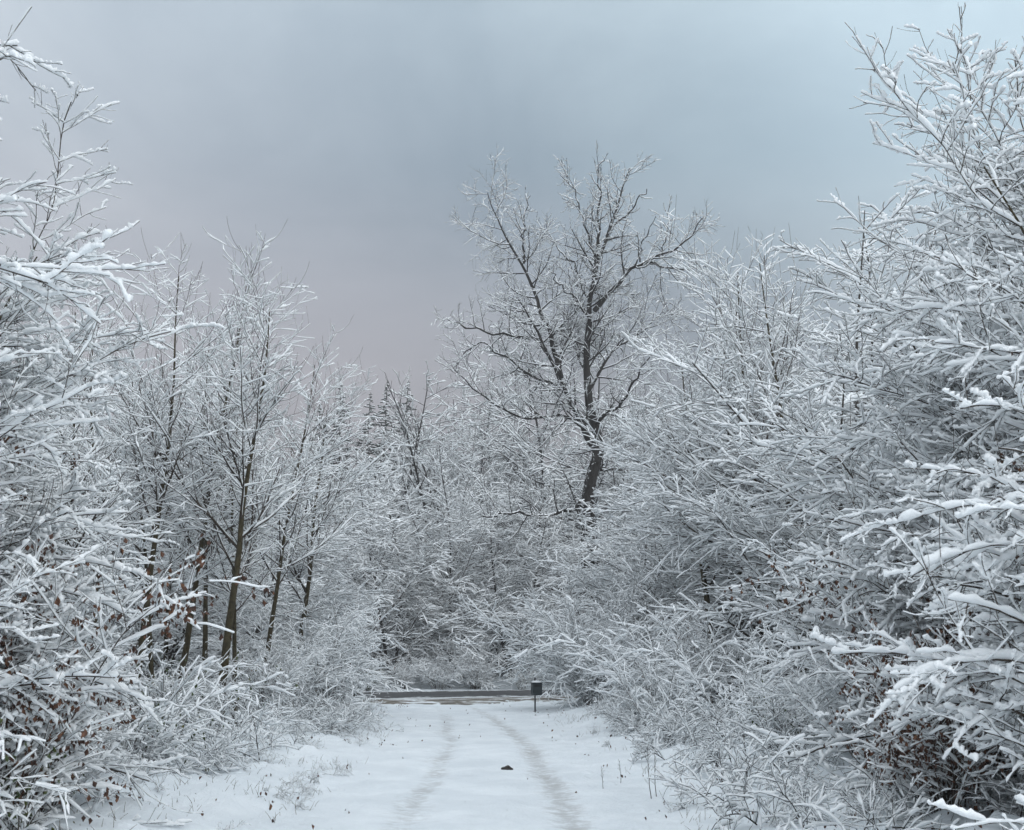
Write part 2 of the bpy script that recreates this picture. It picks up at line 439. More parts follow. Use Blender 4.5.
    sn.add(*snow_on(rng, LP, LR, .014, up=2, rmaxk=.35)); 
    for X, s in ((A, .018), (B, .015), (D, .012)): sn.add(*snow_on(rng, *X, s, gap=.2))
    for p in (tr, cr, sn):
        for v in p.V: v -= base
    print('old tree', len(A[0]), len(B[0]), len(D[0]))
    return [('trunk', None, tr.mesh('old_trunk', bark_dark)), ('crown', None, cr.mesh('old_crown', twig_dark)), ('snow', 'crown', sn.mesh('old_snow', snow_m))], base

# ------------------------------------------------------------------ ground, path, road
def path_x(y):
    return np.interp(y, [0, 10, 16, 21, 29, 35, 41, 60], [-.22, -.22, -.32, -.42, -1.05, -1.75, -2.6, -6])
def vnoise(x, y, s, seed):
    """smooth value noise"""
    g = np.random.default_rng(seed); tab = g.random((256, 256))
    X, Yy = x / s, y / s
    xi, yi = np.floor(X).astype(int), np.floor(Yy).astype(int); fx, fy = X - xi, Yy - yi
    fx = fx * fx * (3 - 2 * fx); fy = fy * fy * (3 - 2 * fy)
    q = lambda a, b: tab[a % 256, b % 256]
    return (q(xi, yi) * (1 - fx) + q(xi + 1, yi) * fx) * (1 - fy) + (q(xi, yi + 1) * (1 - fx) + q(xi + 1, yi + 1) * fx) * fy - .5
ROAD0, ROAD1 = 39.8, 46.8
def road_c(x): return .01 * np.clip(x, -25, 25) + .38 * np.clip(x + 2, -11, 4)            # the road runs slightly askew
def height(x, y):
    c = path_x(y); d = np.abs(x - c)
    verge = np.clip((d - 1.9 - np.clip(y - 30, 0, 12) * .25) / 2.5, 0, 1)
    h = verge * .26 + verge * (vnoise(x, y, 1.1, 1) * .30 + vnoise(x, y, .6, 51) * .14 + vnoise(x, y, .37, 2) * .16 + vnoise(x, y, .15, 8) * .035)
    h += vnoise(x, y, 2.5, 3) * .05 + vnoise(x, y, .25, 4) * .02 + vnoise(x, y, .1, 6) * .006
    rr = y - road_c(x)
    onroad = np.clip(1 - np.abs(rr - (ROAD0 + ROAD1) / 2 ) / (ROAD1 - ROAD0) * 2 + .35, 0, .35) / .35
    h = h * (1 - onroad) + onroad * (-.03)
    far = np.clip((rr - ROAD1 - 1) / 5, 0, 1)
    h += far * .35 * (1 + vnoise(x, y, 3, 5)) + np.clip(y - 60, 0, 60) * .03
    left = np.clip((c - x - 3) / 4, 0, 1) * np.clip((38 - y) / 5, 0, 1); h += left * .15
    return h
def track(x, y):
    """wheel-worn strips"""
    c = path_x(y); hw = np.interp(y, [0, 12, 16, 29, 41], [.88, .86, .80, .60, .45])
    w = .25 + vnoise(x, y, .8, 41) * .10
    x = x + vnoise(x, y, 1.5, 42) * .12
    e = lambda k: np.exp(-((x - c - k * hw) / w) ** 2)
    return np.clip((e(1) * .8 + e(-1) * .62) * (1.1 + .5 * vnoise(x, y, .6, 43)), 0, 1) * np.clip((42 - y) / 14, 0, 1)

def axis(parts):
    out = []
    for a, b, s in parts: out.append(np.arange(a, b, s))
    return np.concatenate(out + [[parts[-1][1]]])
gx = axis([(-900, -100, 40), (-100, -20, 4), (-20, -7, .5), (-7, 7, .055), (7, 20, .5), (20, 100, 4), (100, 900, 40)])
gy = axis([(-300, -20, 20), (-20, 6, .5), (6, 22, .06), (22, 50, .12), (50, 100, 1), (100, 1200, 40)])
GX, GY = np.meshgrid(gx, gy)
GZ = height(GX, GY); TRK = track(GX, GY)
rim_ = np.clip(TRK * (1 - TRK) * 4, 0, 1)
GZ = GZ - TRK * .05 + rim_ * .008 + TRK * (vnoise(GX, GY * 1.0, .11, 9) * .03 + vnoise(GX, GY, .24, 10) * .02) + (np.abs(GX - path_x(GY)) < 2.2) * (vnoise(GX, GY, .3, 11) * .025 + vnoise(GX, GY, .14, 13) * .018)
GZ = GZ + np.clip(vnoise(GX, GY, .16, 14) - .22, 0, 1) * .10 * np.clip(np.abs(GX - path_x(GY)) - .3, 0, 2)
nx, ny = len(gx), len(gy)
idx = np.arange(nx * ny).reshape(ny, nx)
Q = np.stack([idx[:-1, :-1], idx[:-1, 1:], idx[1:, 1:], idx[1:, :-1]], -1).reshape(-1, 4)
gm, nt, b = mat('ground_snow')
g = N_(nt, 'ShaderNodeNewGeometry')
at_ = N_(nt, 'ShaderNodeAttribute', attribute_name='track')
n1 = noise(nt, 1.1, 6, .6, vec=g.outputs['Position']); 
mp = N_(nt, 'ShaderNodeMapping'); mp.inputs['Scale'].default_value = (6, 9, 5); nt.links.new(g.outputs['Position'], mp.inputs['Vector'])
n2 = noise(nt, 1.0, 5, .65, vec=mp.outputs[0])
r1 = ramp(nt, [(0.3, (0.66, 0.71, 0.745)), (0.7, (0.80, 0.845, 0.875))]); nt.links.new(n1.outputs[0], r1.inputs[0])
mul = N_(nt, 'ShaderNodeMath', operation='MULTIPLY_ADD'); nt.links.new(at_.outputs['Fac'], mul.inputs[0]); mul.inputs[1].default_value = .33; nt.links.new(n2.outputs[0], mul.inputs[2])
r2 = ramp(nt, [(0.60, (0, 0, 0)), (0.80, (1, 1, 1))]); nt.links.new(mul.outputs[0], r2.inputs[0])
mm = N_(nt, 'ShaderNodeMath', operation='MULTIPLY'); nt.links.new(r2.outputs[0], mm.inputs[0]); nt.links.new(at_.outputs['Fac'], mm.inputs[1])
nt.links.new(mixc(nt, mm.outputs[0], r1.outputs[0], (0.47, 0.485, 0.49)), b.inputs['Base Color'])
b.inputs['Roughness'].default_value = .8; b.inputs['Specular IOR Level'].default_value = .2
bp = N_(nt, 'ShaderNodeBump'); bp.inputs['Strength'].default_value = .9; bp.inputs['Distance'].default_value = .03
n3 = noise(nt, 17, 5, .65, vec=g.outputs['Position'])
nt.links.new(n3.outputs[0], bp.inputs['Height']); nt.links.new(bp.outputs[0], b.inputs['Normal'])
me = mesh_np('ground', np.stack([GX, GY, GZ], -1).reshape(-1, 3), Q, gm, True, ('track', TRK.ravel()))
ground = link('ground', me); tag(ground, kind='structure')

# the asphalt road crossing behind the path's mouth
def strip(name, xs, ya, yb, z, m, sink=.0):
    n = len(xs); rows = 9
    V = []
    for j in range(rows):
        f = j / (rows - 1); yy = ya + (yb - ya) * f
        V.append(np.stack([xs, yy, z + .03 * (1 - (2 * f - 1) ** 2) - sink * (1 - f) ** 2], 1))
    V = np.concatenate(V); I = np.arange(n * rows).reshape(rows, n)
    Qs = np.stack([I[:-1, :-1], I[:-1, 1:], I[1:, 1:], I[1:, :-1]], -1).reshape(-1, 4)
    return link(name, mesh_np(name, V, Qs, m, True, ('edge', np.repeat(np.abs(2 * np.arange(rows) / (rows - 1) - 1), n))))
rm, nt, b = mat('wet_asphalt')
g = N_(nt, 'ShaderNodeNewGeometry')
mp = N_(nt, 'ShaderNodeMapping'); mp.inputs['Scale'].default_value = (.25, 2.2, 1); nt.links.new(g.outputs['Position'], mp.inputs['Vector'])
n1 = noise(nt, 1.0, 5, .6, vec=mp.outputs[0])
r1 = ramp(nt, [(0.3, (0.05, 0.052, 0.055)), (0.6, (0.085, 0.087, 0.09)), (.8, (.14, .145, .15))]); nt.links.new(n1.outputs[0], r1.inputs[0])
ea = N_(nt, 'ShaderNodeAttribute', attribute_name='edge'); ne = noise(nt, 1.3, 6, .7, vec=g.outputs['Position'])
em = N_(nt, 'ShaderNodeMath', operation='MULTIPLY_ADD'); nt.links.new(ea.outputs['Fac'], em.inputs[0]); em.inputs[1].default_value = .55; nt.links.new(ne.outputs[0], em.inputs[2])
er = ramp(nt, [(0.93, (0, 0, 0)), (1.05 - .06, (1, 1, 1))]); nt.links.new(em.outputs[0], er.inputs[0])
nt.links.new(mixc(nt, er.outputs[0], r1.outputs[0], (.62, .65, .67)), b.inputs['Base Color']); b.inputs['Roughness'].default_value = .9; b.inputs['Specular IOR Level'].default_value = .1
xs = np.arange(-90, 90.1, 1.0)
road = strip('road', xs, ROAD0 + road_c(xs), ROAD1 + road_c(xs), .06 + 0 * xs, rm); tag(road, kind='structure')
# slushy brown shoulder between the path's snow and the road
sm, nt, b = mat('slushy_shoulder')
g = N_(nt, 'ShaderNodeNewGeometry')
mp = N_(nt, 'ShaderNodeMapping'); mp.inputs['Scale'].default_value = (1.0, 1.5, 1); mp.inputs['Rotation'].default_value = (0, 0, .5)
nt.links.new(g.outputs['Position'], mp.inputs['Vector'])
n1 = noise(nt, 1.1, 6, .65, vec=mp.outputs[0], dist=.6)
r1 = ramp(nt, [(0.44, (0.09, 0.078, 0.06)), (.52, (.20, .18, .15)), (.57, (.72, .76, .79))]); nt.links.new(n1.outputs[0], r1.inputs[0])
nt.links.new(r1.outputs[0], b.inputs['Base Color']); b.inputs['Roughness'].default_value = .7
xs2 = np.arange(-30, 30.1, .25)
wav = vnoise(xs2, xs2 * 0, 2.2, 12) * 2.4 + vnoise(xs2, xs2 * 0, .6, 15) * 1.6
sh = strip('road_shoulder', xs2, ROAD0 - 3.6 + road_c(xs2) + wav, ROAD0 + .05 + road_c(xs2), 0.05 + 0 * xs2, sm, .085); tag(sh, kind='structure')

# ------------------------------------------------------------------ planting
def gz(x, y): return float(height(np.array([x]), np.array([y]))[0])
def col(px, Y): return (px - 512) / F * (Y * cp + .0) / 1.0 if False else at(px, 650, Y)[0]
rg = np.random.default_rng(5)

# near trees on each side, branches over the path
zone_low = lambda p: (p[:, 2] < 3.0) & (p[:, 2] > .2)
core = lambda p: (np.hypot(p[:, 0] + .5, p[:, 1]) < 1.9) & (p[:, 2] < 3.4) & (p[:, 2] > .2)
e1 = edge_tree(101, H=7.2, rs=.0195, leaves=(3, 7500, .06, lambda p: (p[:, 2] < 4.5) & (p[:, 2] > .2) & (np.hypot(p[:, 0], p[:, 1]) < 2.3), 170), bias=(-.38, -.05, .0), dens=1.2, lmax=3.0)
e2 = edge_tree(102, H=8.0, rs=.0175, leaves=(3, 5500, .058, lambda p: (p[:, 2] < 5.2) & (p[:, 2] > .6) & (np.hypot(p[:, 0], p[:, 1]) < 2.6), 150), bias=(-.42, -.05, .05), dens=1.25, lmax=3.0)
e3 = edge_tree(103, H=7.0, rs=.0175, leaves=(3, 1800, .055, core, 60), bias=(-.40, 0, .05), droop=-.05, nst=4, dens=1.1)
e4 = edge_tree(104, H=3.4, rs=.0195, bias=(-.4, 0, .0), droop=-.11, nst=6, L=.62, leaves=(3, 2500, .055, lambda p: np.hypot(p[:, 0], p[:, 1]) < 1.2, 50), sp_=.45)
PI = math.pi
G_L = 'snow-bowed trees along the left edge of the path'
G_R = 'snow-bowed trees along the right edge of the path'
def put(name, proto, x, y, rz=0, s=1, label=None, cat='tree', group=None, tilt=(0, 0), sz=None):
    return place(name, proto, (x, y, gz(x, y) - .02), rz, s, label, cat, group, tilt, sz)

put('beech_tree', e1, -6.0, 9.0, PI + .2, .76, 'bushy beech with thick snow on drooping boughs, cut off by the left frame edge', group=G_L)
put('beech_tree', e2, -5.9, 11.8, PI - .3, .66, 'beech with bare upright shoots just behind the drooping one at the left edge', group=G_L)
put('beech_tree', e3, -7.5, 10.2, PI + .5, .92, 'dense beech filling the left edge mass, low boughs reaching the first olive trunk', group=G_L)
put('beech_tree', e2, -7.05, 8.3, PI + .5, .98, 'beech whose few high boughs enter the picture at its upper left corner', group=G_L)
put('beech_sapling', e4, -5.4, 8.8, PI + .1, .9, 'low beech sapling at lower left with orange-brown leaves under bowed snowy twigs', group=G_L)
put('beech_tree', e3, -9.6, 17.0, PI - .1, 1.0, 'mid-sized beech between the left edge mass and the first olive trunk', group=G_L)

put('beech_tree', e2, 7.6, 10.4, .15, 1.06, 'tallest snow-covered beech at the right frame edge, boughs arching against blue sky', group=G_R)
put('beech_tree', e1, 6.2, 8.6, -.8, .88, 'beech at lower right with brown leaves under heavy white boughs', group=G_R)
put('beech_tree', e1, 8.3, 11.6, .5, 1.1, 'beech at the right edge, its thick white boughs filling the gap above the leafy ones', group=G_R)
put('beech_tree', e3, 7.4, 13.2, .3, 1.08, 'dense beech just behind the tallest one, boughs sweeping toward the path', group=G_R)
put('beech_sapling', e4, 5.0, 8.6, .0, .95, 'low beech sapling in the lower right corner with fan-shaped snowy sprays', group=G_R)
put('beech_sapling', e4, 5.9, 13.5, -.35, 1.0, 'low bowed sapling right of the weed stalks, twigs hanging to the snow', group=G_R)

# left row: slender trees with olive trunks
a1 = asc_tree(201, H=10.4, lean=(.01, 0), t0=.32, dens=.8, r0=.092); a2 = asc_tree(202, H=9.8, lean=(.05, 0), t0=.32, dens=.8, r0=.088); a3 = asc_tree(203, H=9.2, lean=(.05, .03), t0=.32, dens=.8, r0=.112)
G_S = 'slender olive-barked trees left of the path'
for proto, px, Y, rz, s, lab in (
        (a1, 138, 19.5, 0, 1.02, 'slender straight tree with olive trunk, first trunk from the left edge'),
        (a2, 180, 21.5, .1, 1.15, 'slender tree whose olive trunk leans toward the path, second from the left edge'),
        (a3, 222, 20.0, -.1, 1.1, 'forked slender tree with the thickest mossy brown base in the left row'),
        (a1, 205, 22.5, 2.0, .98, 'thin young tree close behind the thick mossy based one'),
        (a2, 60, 18.0, 2.6, .98, 'slender tree mostly hidden behind the snowy beech boughs at the far left'),
        (a3, 100, 23.0, 3.4, 1.12, 'slender tree seen between the far-left boughs and the first straight olive trunk'),
        (a1, 168, 27.0, 4.2, 1.05, 'pale slender tree behind and between the first two olive trunks'),
        (a2, 262, 24.5, .3, 1.05, 'slender tree right of the mossy based one, branches rising toward the open sky'),
        (a3, 300, 28.5, 1.2, 1.1, 'last slender tree of the left row, nearest the road junction'),
        (a2, 158, 20.6, 3.9, .9, 'thin pole-like tree tucked close beside the first straight olive trunk'),
        (a1, 238, 22.0, 2.9, .85, 'thin straight tree immediately behind the forked mossy based one'),
        (a1, 20, 25.0, 5.1, 1.1, 'slender tree farthest left, only its upright shoots showing above the beech')):
    put('slender_tree', proto, col(px, Y), Y, rz, s * .77, lab, group=G_S)

b_edge = beech_tree(301, H=8.5, dens=1.0, rs=.017, bias=(.5, -.1, 0), droop=-.05, nst=3, r0=.09, t0=.04, frac=.5)
put('beech_tree', b_edge, -8.6, 27.0, 0, .74, 'beech in the left row with long snowy boughs reaching right over the road view', group=G_L)
put('beech_tree', b_edge, -7.4, 29.5, .4, .85, 'lower beech beside the shrubs at the left side of the path mouth', group=G_L)

# right row
b1 = beech_tree(311, H=9.5, dens=1.0, rs=.021, bias=(-.35, -.1, 0), droop=-.04, nst=2, t0=.05, frac=.46)
b2 = beech_tree(312, H=10.5, dens=1.0, rs=.019, droop=-.03, nst=3, t0=.05, frac=.40)
b3 = beech_tree(313, H=11.0, dens=1.0, rs=.018, droop=-.05, r0=.13, t0=.1, frac=.40, bark=bark_dark)
b4 = beech_tree(314, H=11.5, dens=1.1, rs=.021, droop=-.05, r0=.14, t0=.25, frac=.42, bark=bark_dark, lean=(-.22, 0))
G_B = 'beeches standing right of the path between the edge and the road'
for proto, x, Y, rz, s, lab in (
        (b1, 7.6, 17.0, .1, .92, 'beech with wide sprays directly behind the right edge mass'),
        (b1, 6.6, 22.0, -.3, .90, 'beech right of the path whose lowest boughs hang over the bramble arch'),
        (b2, 8.0, 25.5, .8, 1.30, 'tall beech with bare upright tips rising right of the old tree'),
        (b3, 7.6, 31.5, .4, 1.15, 'beech with dark forked trunk halfway along the right side'),
        (b2, 6.1, 35.5, 2.4, .98, 'beech with dark slanting trunk just in front of the old tree'),
        (b1, 9.6, 28.0, -.5, 1.36, 'broad beech between the forked trunk and the right edge mass'),
        (b4, 7.5, 31.5, .1, .98, 'beech with dark trunk leaning toward the old tree, right of the bin'),
        (b4, 6.3, 26.5, -.4, .85, 'smaller beech with dark leaning trunk right of the one that leans toward the old tree'),
        (b3, 9.0, 35.0, 3.0, 1.0, 'beech behind the forked trunk, close to the road'),
        (b2, 12.0, 30.0, 1.4, 1.05, 'beech deep in the right wood behind the wide sprays'),
        (b3, 13.0, 24.0, 5.0, 1.0, 'beech deep in the right wood, mostly hidden by the edge trees'),
        (b1, 4.6, 38.0, -.2, .86, 'low rounded beech beside the bin post at the road')):
    put('beech_tree', proto, x, Y, rz, s, lab, group=G_B)

for pr, px, Y, rz, s_, lab in ((a1, 765, 25.5, 1.0, 1.04, 'tall slender tree with dark upright stem between the old tree and the right edge beeches'),
                              (a2, 806, 23.5, 2.2, 1.08, 'slender dark-stemmed tree against the sky, next to the right edge beeches'),
                              (a3, 712, 28.5, 4.0, 1.0, 'slender dark-stemmed tree standing closest to the right of the old tree'),
                              (a2, 738, 31.0, 5.2, 1.15, 'slender dark-stemmed tree set back between its two taller neighbours on the right side')):
    put('slender_tree', pr, col(px, Y), Y, rz, s_, lab, group='slender trees rising right of the old tree')

# ---- beyond the road
f1 = beech_tree(401, H=13, dens=1.05, rs=.024, droop=-.05, r0=.14, t0=.06, frac=.34, rmin=.010, bark=bark_dark, nst=1, d3=4.5)
f2 = beech_tree(402, H=14, dens=.98, rs=.023, droop=-.01, r0=.15, t0=.12, frac=.34, rmin=.010, bark=bark_dark, nst=2, ang=52, d3=4.5)
f3 = beech_tree(403, H=11, dens=1.2, rs=.023, droop=-.12, r0=.12, t0=.03, frac=.46, rmin=.010, bark=bark_dark, nst=2, d3=5)
rows = [('front', 49.5, 9, [(f3, -13, 0, .8), (f1, -9.6, 1.5, .86), (f3, -5.2, .5, .92), (f2, -2.6, 4, .78), (f3, -16.5, 2, .95), (f3, 4.6, 1.2, .72), (f1, 7.8, 1, .9), (f3, 12, .5, .9), (f1, 16, 1.5, .95), (f2, -20, 2, 1.0), (f1, 20.5, 2, 1)]),
        ('second', 58, 9, [(f1, -15.2, 0, 1.05), (f2, -11, 1, .95), (f1, -7, -.5, .95), (f2, -3.8, 1.5, .98), (f1, 1.2, .5, .9), (f2, 6, 0, 1.0), (f1, 11, 1, 1.05), (f2, 16, 1, 1.1), (f1, 22, 1, 1.1), (f2, -21, 1, 1.1), (f3, 0, -3, .9)]),
        ('third', 68, 9, [(f2, -18, 0, 1.15), (f1, -13, 1, 1.12), (f2, -8.4, .5, 1.05), (f1, -4.5, -1, 1.1), (f2, 0, 0, 1.08), (f1, 5, 1, 1.1), (f2, 10, 0, 1.2), (f1, 16, 0, 1.25), (f2, 22, 1, 1.3), (f2, -25, 1, 1.3), (f1, 29, 1, 1.4)]),
        ('rear', 84, 9, [(f1, -24, 0, 1.25), (f2, -17, 1, 1.22), (f1, -10.5, 1, 1.2), (f2, -5, 0, 1.2), (f1, 1, 2, 1.2), (f2, 8, 0, 1.3), (f1, 15, 1, 1.4), (f2, 22, 0, 1.45), (f1, 29, 0, 1.5), (f2, -31, 0, 1.4)])]
kinds = {id(f1): 'layered snowy beech', id(f2): 'snowy tree with upright limbs', id(f3): 'drooping fine-twigged snowy beech'}
words_ = ['first', 'second', 'third', 'fourth', 'fifth', 'sixth', 'seventh', 'eighth', 'ninth', 'tenth', 'eleventh', 'twelfth']
for rn, Y0, _, L in rows:
    L = sorted(L, key=lambda t: t[1])
    for i, (pr, x, dy, s) in enumerate(L):
        y = Y0 + dy
        put('forest_tree', pr, x, y, rg.uniform(0, 6.28), s * 1.08, f'{kinds[id(pr)]} beyond the road, {words_[i]} from the left in the {rn} row', group='forest trees beyond the road')


def thicket(name, seed, spots, spec, rs, label, cat, h, lean=.05, z=.03, nprot=4):
    """a far wood that reads as one mass: a few plants tiled with their own turn and size, one mesh for wood and snow"""
    rng = np.random.default_rng(seed)
    V, Q, M, n = [], [], [], 0
    protos = []
    for k in range(nprot):
        P0, R0 = stem(rng, (0, 0, -.05), (rng.normal(0, lean), rng.normal(0, lean), 1), h * rng.uniform(.7, 1.2), 12, h * .011, min(.02, h * .004), z=z, noise_=.06)
        A = spawn(rng, P0, R0, **spec[0]); B = spawn(rng, *A, **spec[1])
        D = spawn(rng, *B, **spec[2])
        w = Parts(); w.add(*tubes(P0, R0, sides=5)); w.add(*tubes(*A, sides=3)); w.add(*tubes(*B, sides=3)); w.add(*tubes(*D, sides=3))
        q = Parts(); q.add(*snow_on(rng, *A, rs, sides=4)); q.add(*snow_on(rng, *B, rs, sides=4)); q.add(*snow_on(rng, *D, rs * .9, sides=4))
        wv, wq, sv, sq = np.concatenate(w.V), np.concatenate(w.Q), np.concatenate(q.V), np.concatenate(q.Q)
        protos.append((np.concatenate([wv, sv]), np.concatenate([wq, sq + len(wv)]), len(wq)))
    for (x, y, s_) in spots:
        v, q, nw = protos[rng.integers(0, nprot)]; a = rng.uniform(0, 6.28); c, si = math.cos(a) * s_, math.sin(a) * s_
        v2 = np.stack([v[:, 0] * c - v[:, 1] * si + x, v[:, 0] * si + v[:, 1] * c + y, v[:, 2] * s_ + gz(x, y)], 1)
        V.append(v2); Q.append(q + n); m = np.ones(len(q), np.int32); m[:nw] = 0; M.append(m); n += len(v)
    me = mesh_np(name, np.concatenate(V), np.concatenate(Q), twig_dark)
    me.materials.append(snow_m); me.polygons.foreach_set('material_index', np.concatenate(M))
    o = link(name, me); tag(o, label, cat, kind='stuff'); print(name, n, round(time.time() - T0, 1))
g_ = np.random.default_rng(61)
spots = [(x, y, g_.uniform(.85, 1.25)) for x, y in zip(g_.uniform(-1, 1, 75), g_.uniform(62, 110, 75)) for x in [x * y * .52 - 2]]
spots += [(-8.5 + i * 1.9, 76 + g_.uniform(-3, 3), g_.uniform(1.0, 1.2)) for i in range(11)]
thicket('far_woods', 62, spots, [dict(n=42, t=(.06, .98), ang=62, asd=14, frac=.36, prof=.65, K=6, rr=.5, rmin=.02, z0=.05, z1=-.04, noise=.09),
        dict(dens=2.4, t=(.1, 1), ang=48, asd=12, frac=.42, prof=.5, K=5, rr=.5, rmin=.014, z0=.0, z1=-.04, noise=.08, lmin=.25),
        dict(dens=2.6, t=(.1, 1), ang=46, asd=12, frac=.5, prof=.4, K=3, rr=.6, rmin=.012, noise=.08, lmin=.2, lmax=.8)], .034,
        'far snowy wood filling the distance behind the separate trees', 'woods', 15.0)
def scrub_spots(n, cond0, yr, xr, s0, s1_):
    cond = lambda x, y: cond0(x, y) and not (ROAD0 - 1.2 < y - float(road_c(x)) < ROAD1 + .9)
    out = []
    while len(out) < n:
        x, y = g_.uniform(*xr), g_.uniform(*yr)
        if cond(x, y): out.append((x, y, g_.uniform(s0, s1_)))
    return out
sps = scrub_spots(70, lambda x, y: abs(x) < y * .5, (50.5, 66), (-34, 34), .7, 1.5)
sps += scrub_spots(60, lambda x, y: x > 5.0 + (y < 24) * 1.5, (17, 40), (4, 16), .7, 1.3)
sps += scrub_spots(75, lambda x, y: -.5 * y - 1 < x < -.305 * y, (25, 40), (-20, -6.0), .6, 1.2)
thicket('undergrowth', 63, sps, [dict(n=22, t=(.03, .98), ang=50, asd=18, frac=.62, prof=.5, K=6, rr=.6, rmin=.008, z0=.04, z1=-.12, noise=.1),
        dict(dens=6, t=(.1, 1), ang=48, asd=14, frac=.40, prof=.5, K=4, rr=.6, rmin=.006, z0=.0, z1=-.06, noise=.1, lmin=.12),
        dict(dens=5, t=(.1, 1), ang=46, asd=14, frac=.5, prof=.4, K=3, rr=.7, rmin=.005, noise=.1, lmin=.1, lmax=.4)], .024,
        'tangled snowy undergrowth between the trees on both sides and beyond the road', 'undergrowth', 1.9, .3, -.05, 7)

spb = scrub_spots(260, lambda x, y: (2.15 + .02 * abs(y - 22)) < x < 7, (9.5, 37), (2, 7), .5, 1.15)
spb += scrub_spots(330, lambda x, y: x < path_x(y) - 2.7 - max(0, 22 - y) * .13 - .9 * (y > 29), (9.0, 37), (-9, -3), .5, 1.15)
spb += scrub_spots(70, lambda x, y: abs(x - path_x(y)) > 2.1, (9.5, 24), (-4.6, 3), .14, .34)
thicket('verge_brush', 64, spb, [dict(n=12, t=(.02, .9), ang=62, asd=22, frac=.9, prof=.4, K=7, rr=.7, rmin=.0045, z0=.02, z1=-.16, noise=.14),
        dict(dens=9, t=(.1, 1), ang=50, asd=18, frac=.45, prof=.5, K=5, rr=.7, rmin=.0035, z0=.0, z1=-.08, noise=.14, lmin=.06),
        dict(dens=7, t=(.1, 1), ang=50, asd=16, frac=.5, prof=.4, K=3, rr=.7, rmin=.003, noise=.1, lmin=.05, lmax=.25)], .0115,
        'low tangled brush poking out of the snow along both verges', 'brush', .8, .7, -.16, 10)

# bare dark pair of tops left of the old tree
def bare_tree(seed):
    rng = np.random.default_rng(seed)
    s = [stem(rng, (0, 0, 0), (-.12, 0, 1), 17, 14, .16, .02, z=.02, noise_=.06), stem(rng, (.3, 0, 0), (.06, .05, 1), 17.5, 14, .15, .02, z=.02, noise_=.07)]
    lv = [dict(n=16, t=(.5, .98), ang=30, asd=8, frac=.18, prof=.5, K=6, rr=.6, rmin=.02, z0=.08, z1=.05, noise=.08),
          dict(dens=2.2, t=(.2, 1), ang=35, asd=10, frac=.4, prof=.5, K=5, rr=.6, rmin=.014, z0=.06, z1=.05, noise=.08, lmin=.3),
          dict(dens=3, t=(.2, 1), ang=35, asd=10, frac=.4, prof=.5, K=4, rr=.6, rmin=.01, z0=.06, z1=.05, noise=.08, lmin=.2)]
    return build(rng, 'bare_tree', s, lv, .010, bark_dark, twig_dark, trunk_levels=2, min_snow=1, thr=.5)
bt = bare_tree(7)
put('bare_tree', bt, at(452, 500, 64)[0], 64, .3, 1.0, 'bare dark tree with two thin upright tops left of the old open-crowned tree')

# spruces on the skyline
def spruce(seed, H=22):
    rng = np.random.default_rng(seed)
    s = [stem(rng, (0, 0, 0), (0, 0, 1), H, 14, .25, .015, z=.05, noise_=.01)]
    P, Rr = s[0]
    tr = Parts(); tr.add(*tubes(P, Rr, sides=8))
    A = spawn(rng, P, Rr, n=170, t=(.25, .995), ang=95, asd=8, frac=.24, prof=.98, K=6, rr=.3, rmin=.012, z0=-.04, z1=.08, noise=.04, lsd=.18)
    B = spawn(rng, *A, dens=7, t=(.12, 1), ang=52, asd=8, frac=.3, prof=.6, K=4, rr=.6, rmin=.02, planar=.85, z0=-.06, z1=-.1, noise=.05, lmin=.1)
    cr, sn = Parts(), Parts()
    rA = A[0], A[1] * 0 + .05
    cr.add(*tubes(*rA, sides=4)); cr.add(*tubes(B[0], B[1] * 0 + .045 , sides=4))
    q = snow_on(rng, B[0], B[1] * 0 + .045, .03, gap=.4, rmaxk=.1); sn.add(*q); sn.add(*snow_on(rng, *rA, .035, gap=.35, rmaxk=.1))
    return [('trunk', None, tr.mesh('spruce_trunk', bark_dark)), ('crown', None, cr.mesh('spruce_crown', spruce_m)), ('snow', 'crown', sn.mesh('spruce_snow', snow_m))]
spruce_m = leaf_mat('spruce_needles', [(0.3, (0.012, 0.020, 0.014)), (0.7, (0.03, 0.05, 0.035))])
spr = spruce(31)
for px, py, Y, lab in ((345, 384, 98, 'dark spruce top poking over the snowy wood, leftmost of the skyline spruces'), (382, 383, 100, 'narrow dark spruce top, middle one on the skyline'),
                       (403, 386, 96, 'broader dark spruce top standing right of the narrow one'), (366, 398, 104, 'lower spruce top half sunk between the first two skyline spruces'), (326, 402, 100, 'spruce top mostly screened by the ends of the left branches')):
    p = at(px, py - 5, Y); g0 = gz(p[0], Y)
    put('spruce_tree', spr, p[0], Y, rg.uniform(0, 6), (p[2] - g0) / 22, lab, group='spruces on the skyline')

ot, base = old_tree()
place('old_tree', ot, (base[0], base[1], base[2]), label='tallest old tree with dark trunk and wide open crown against the sky', cat='tree')

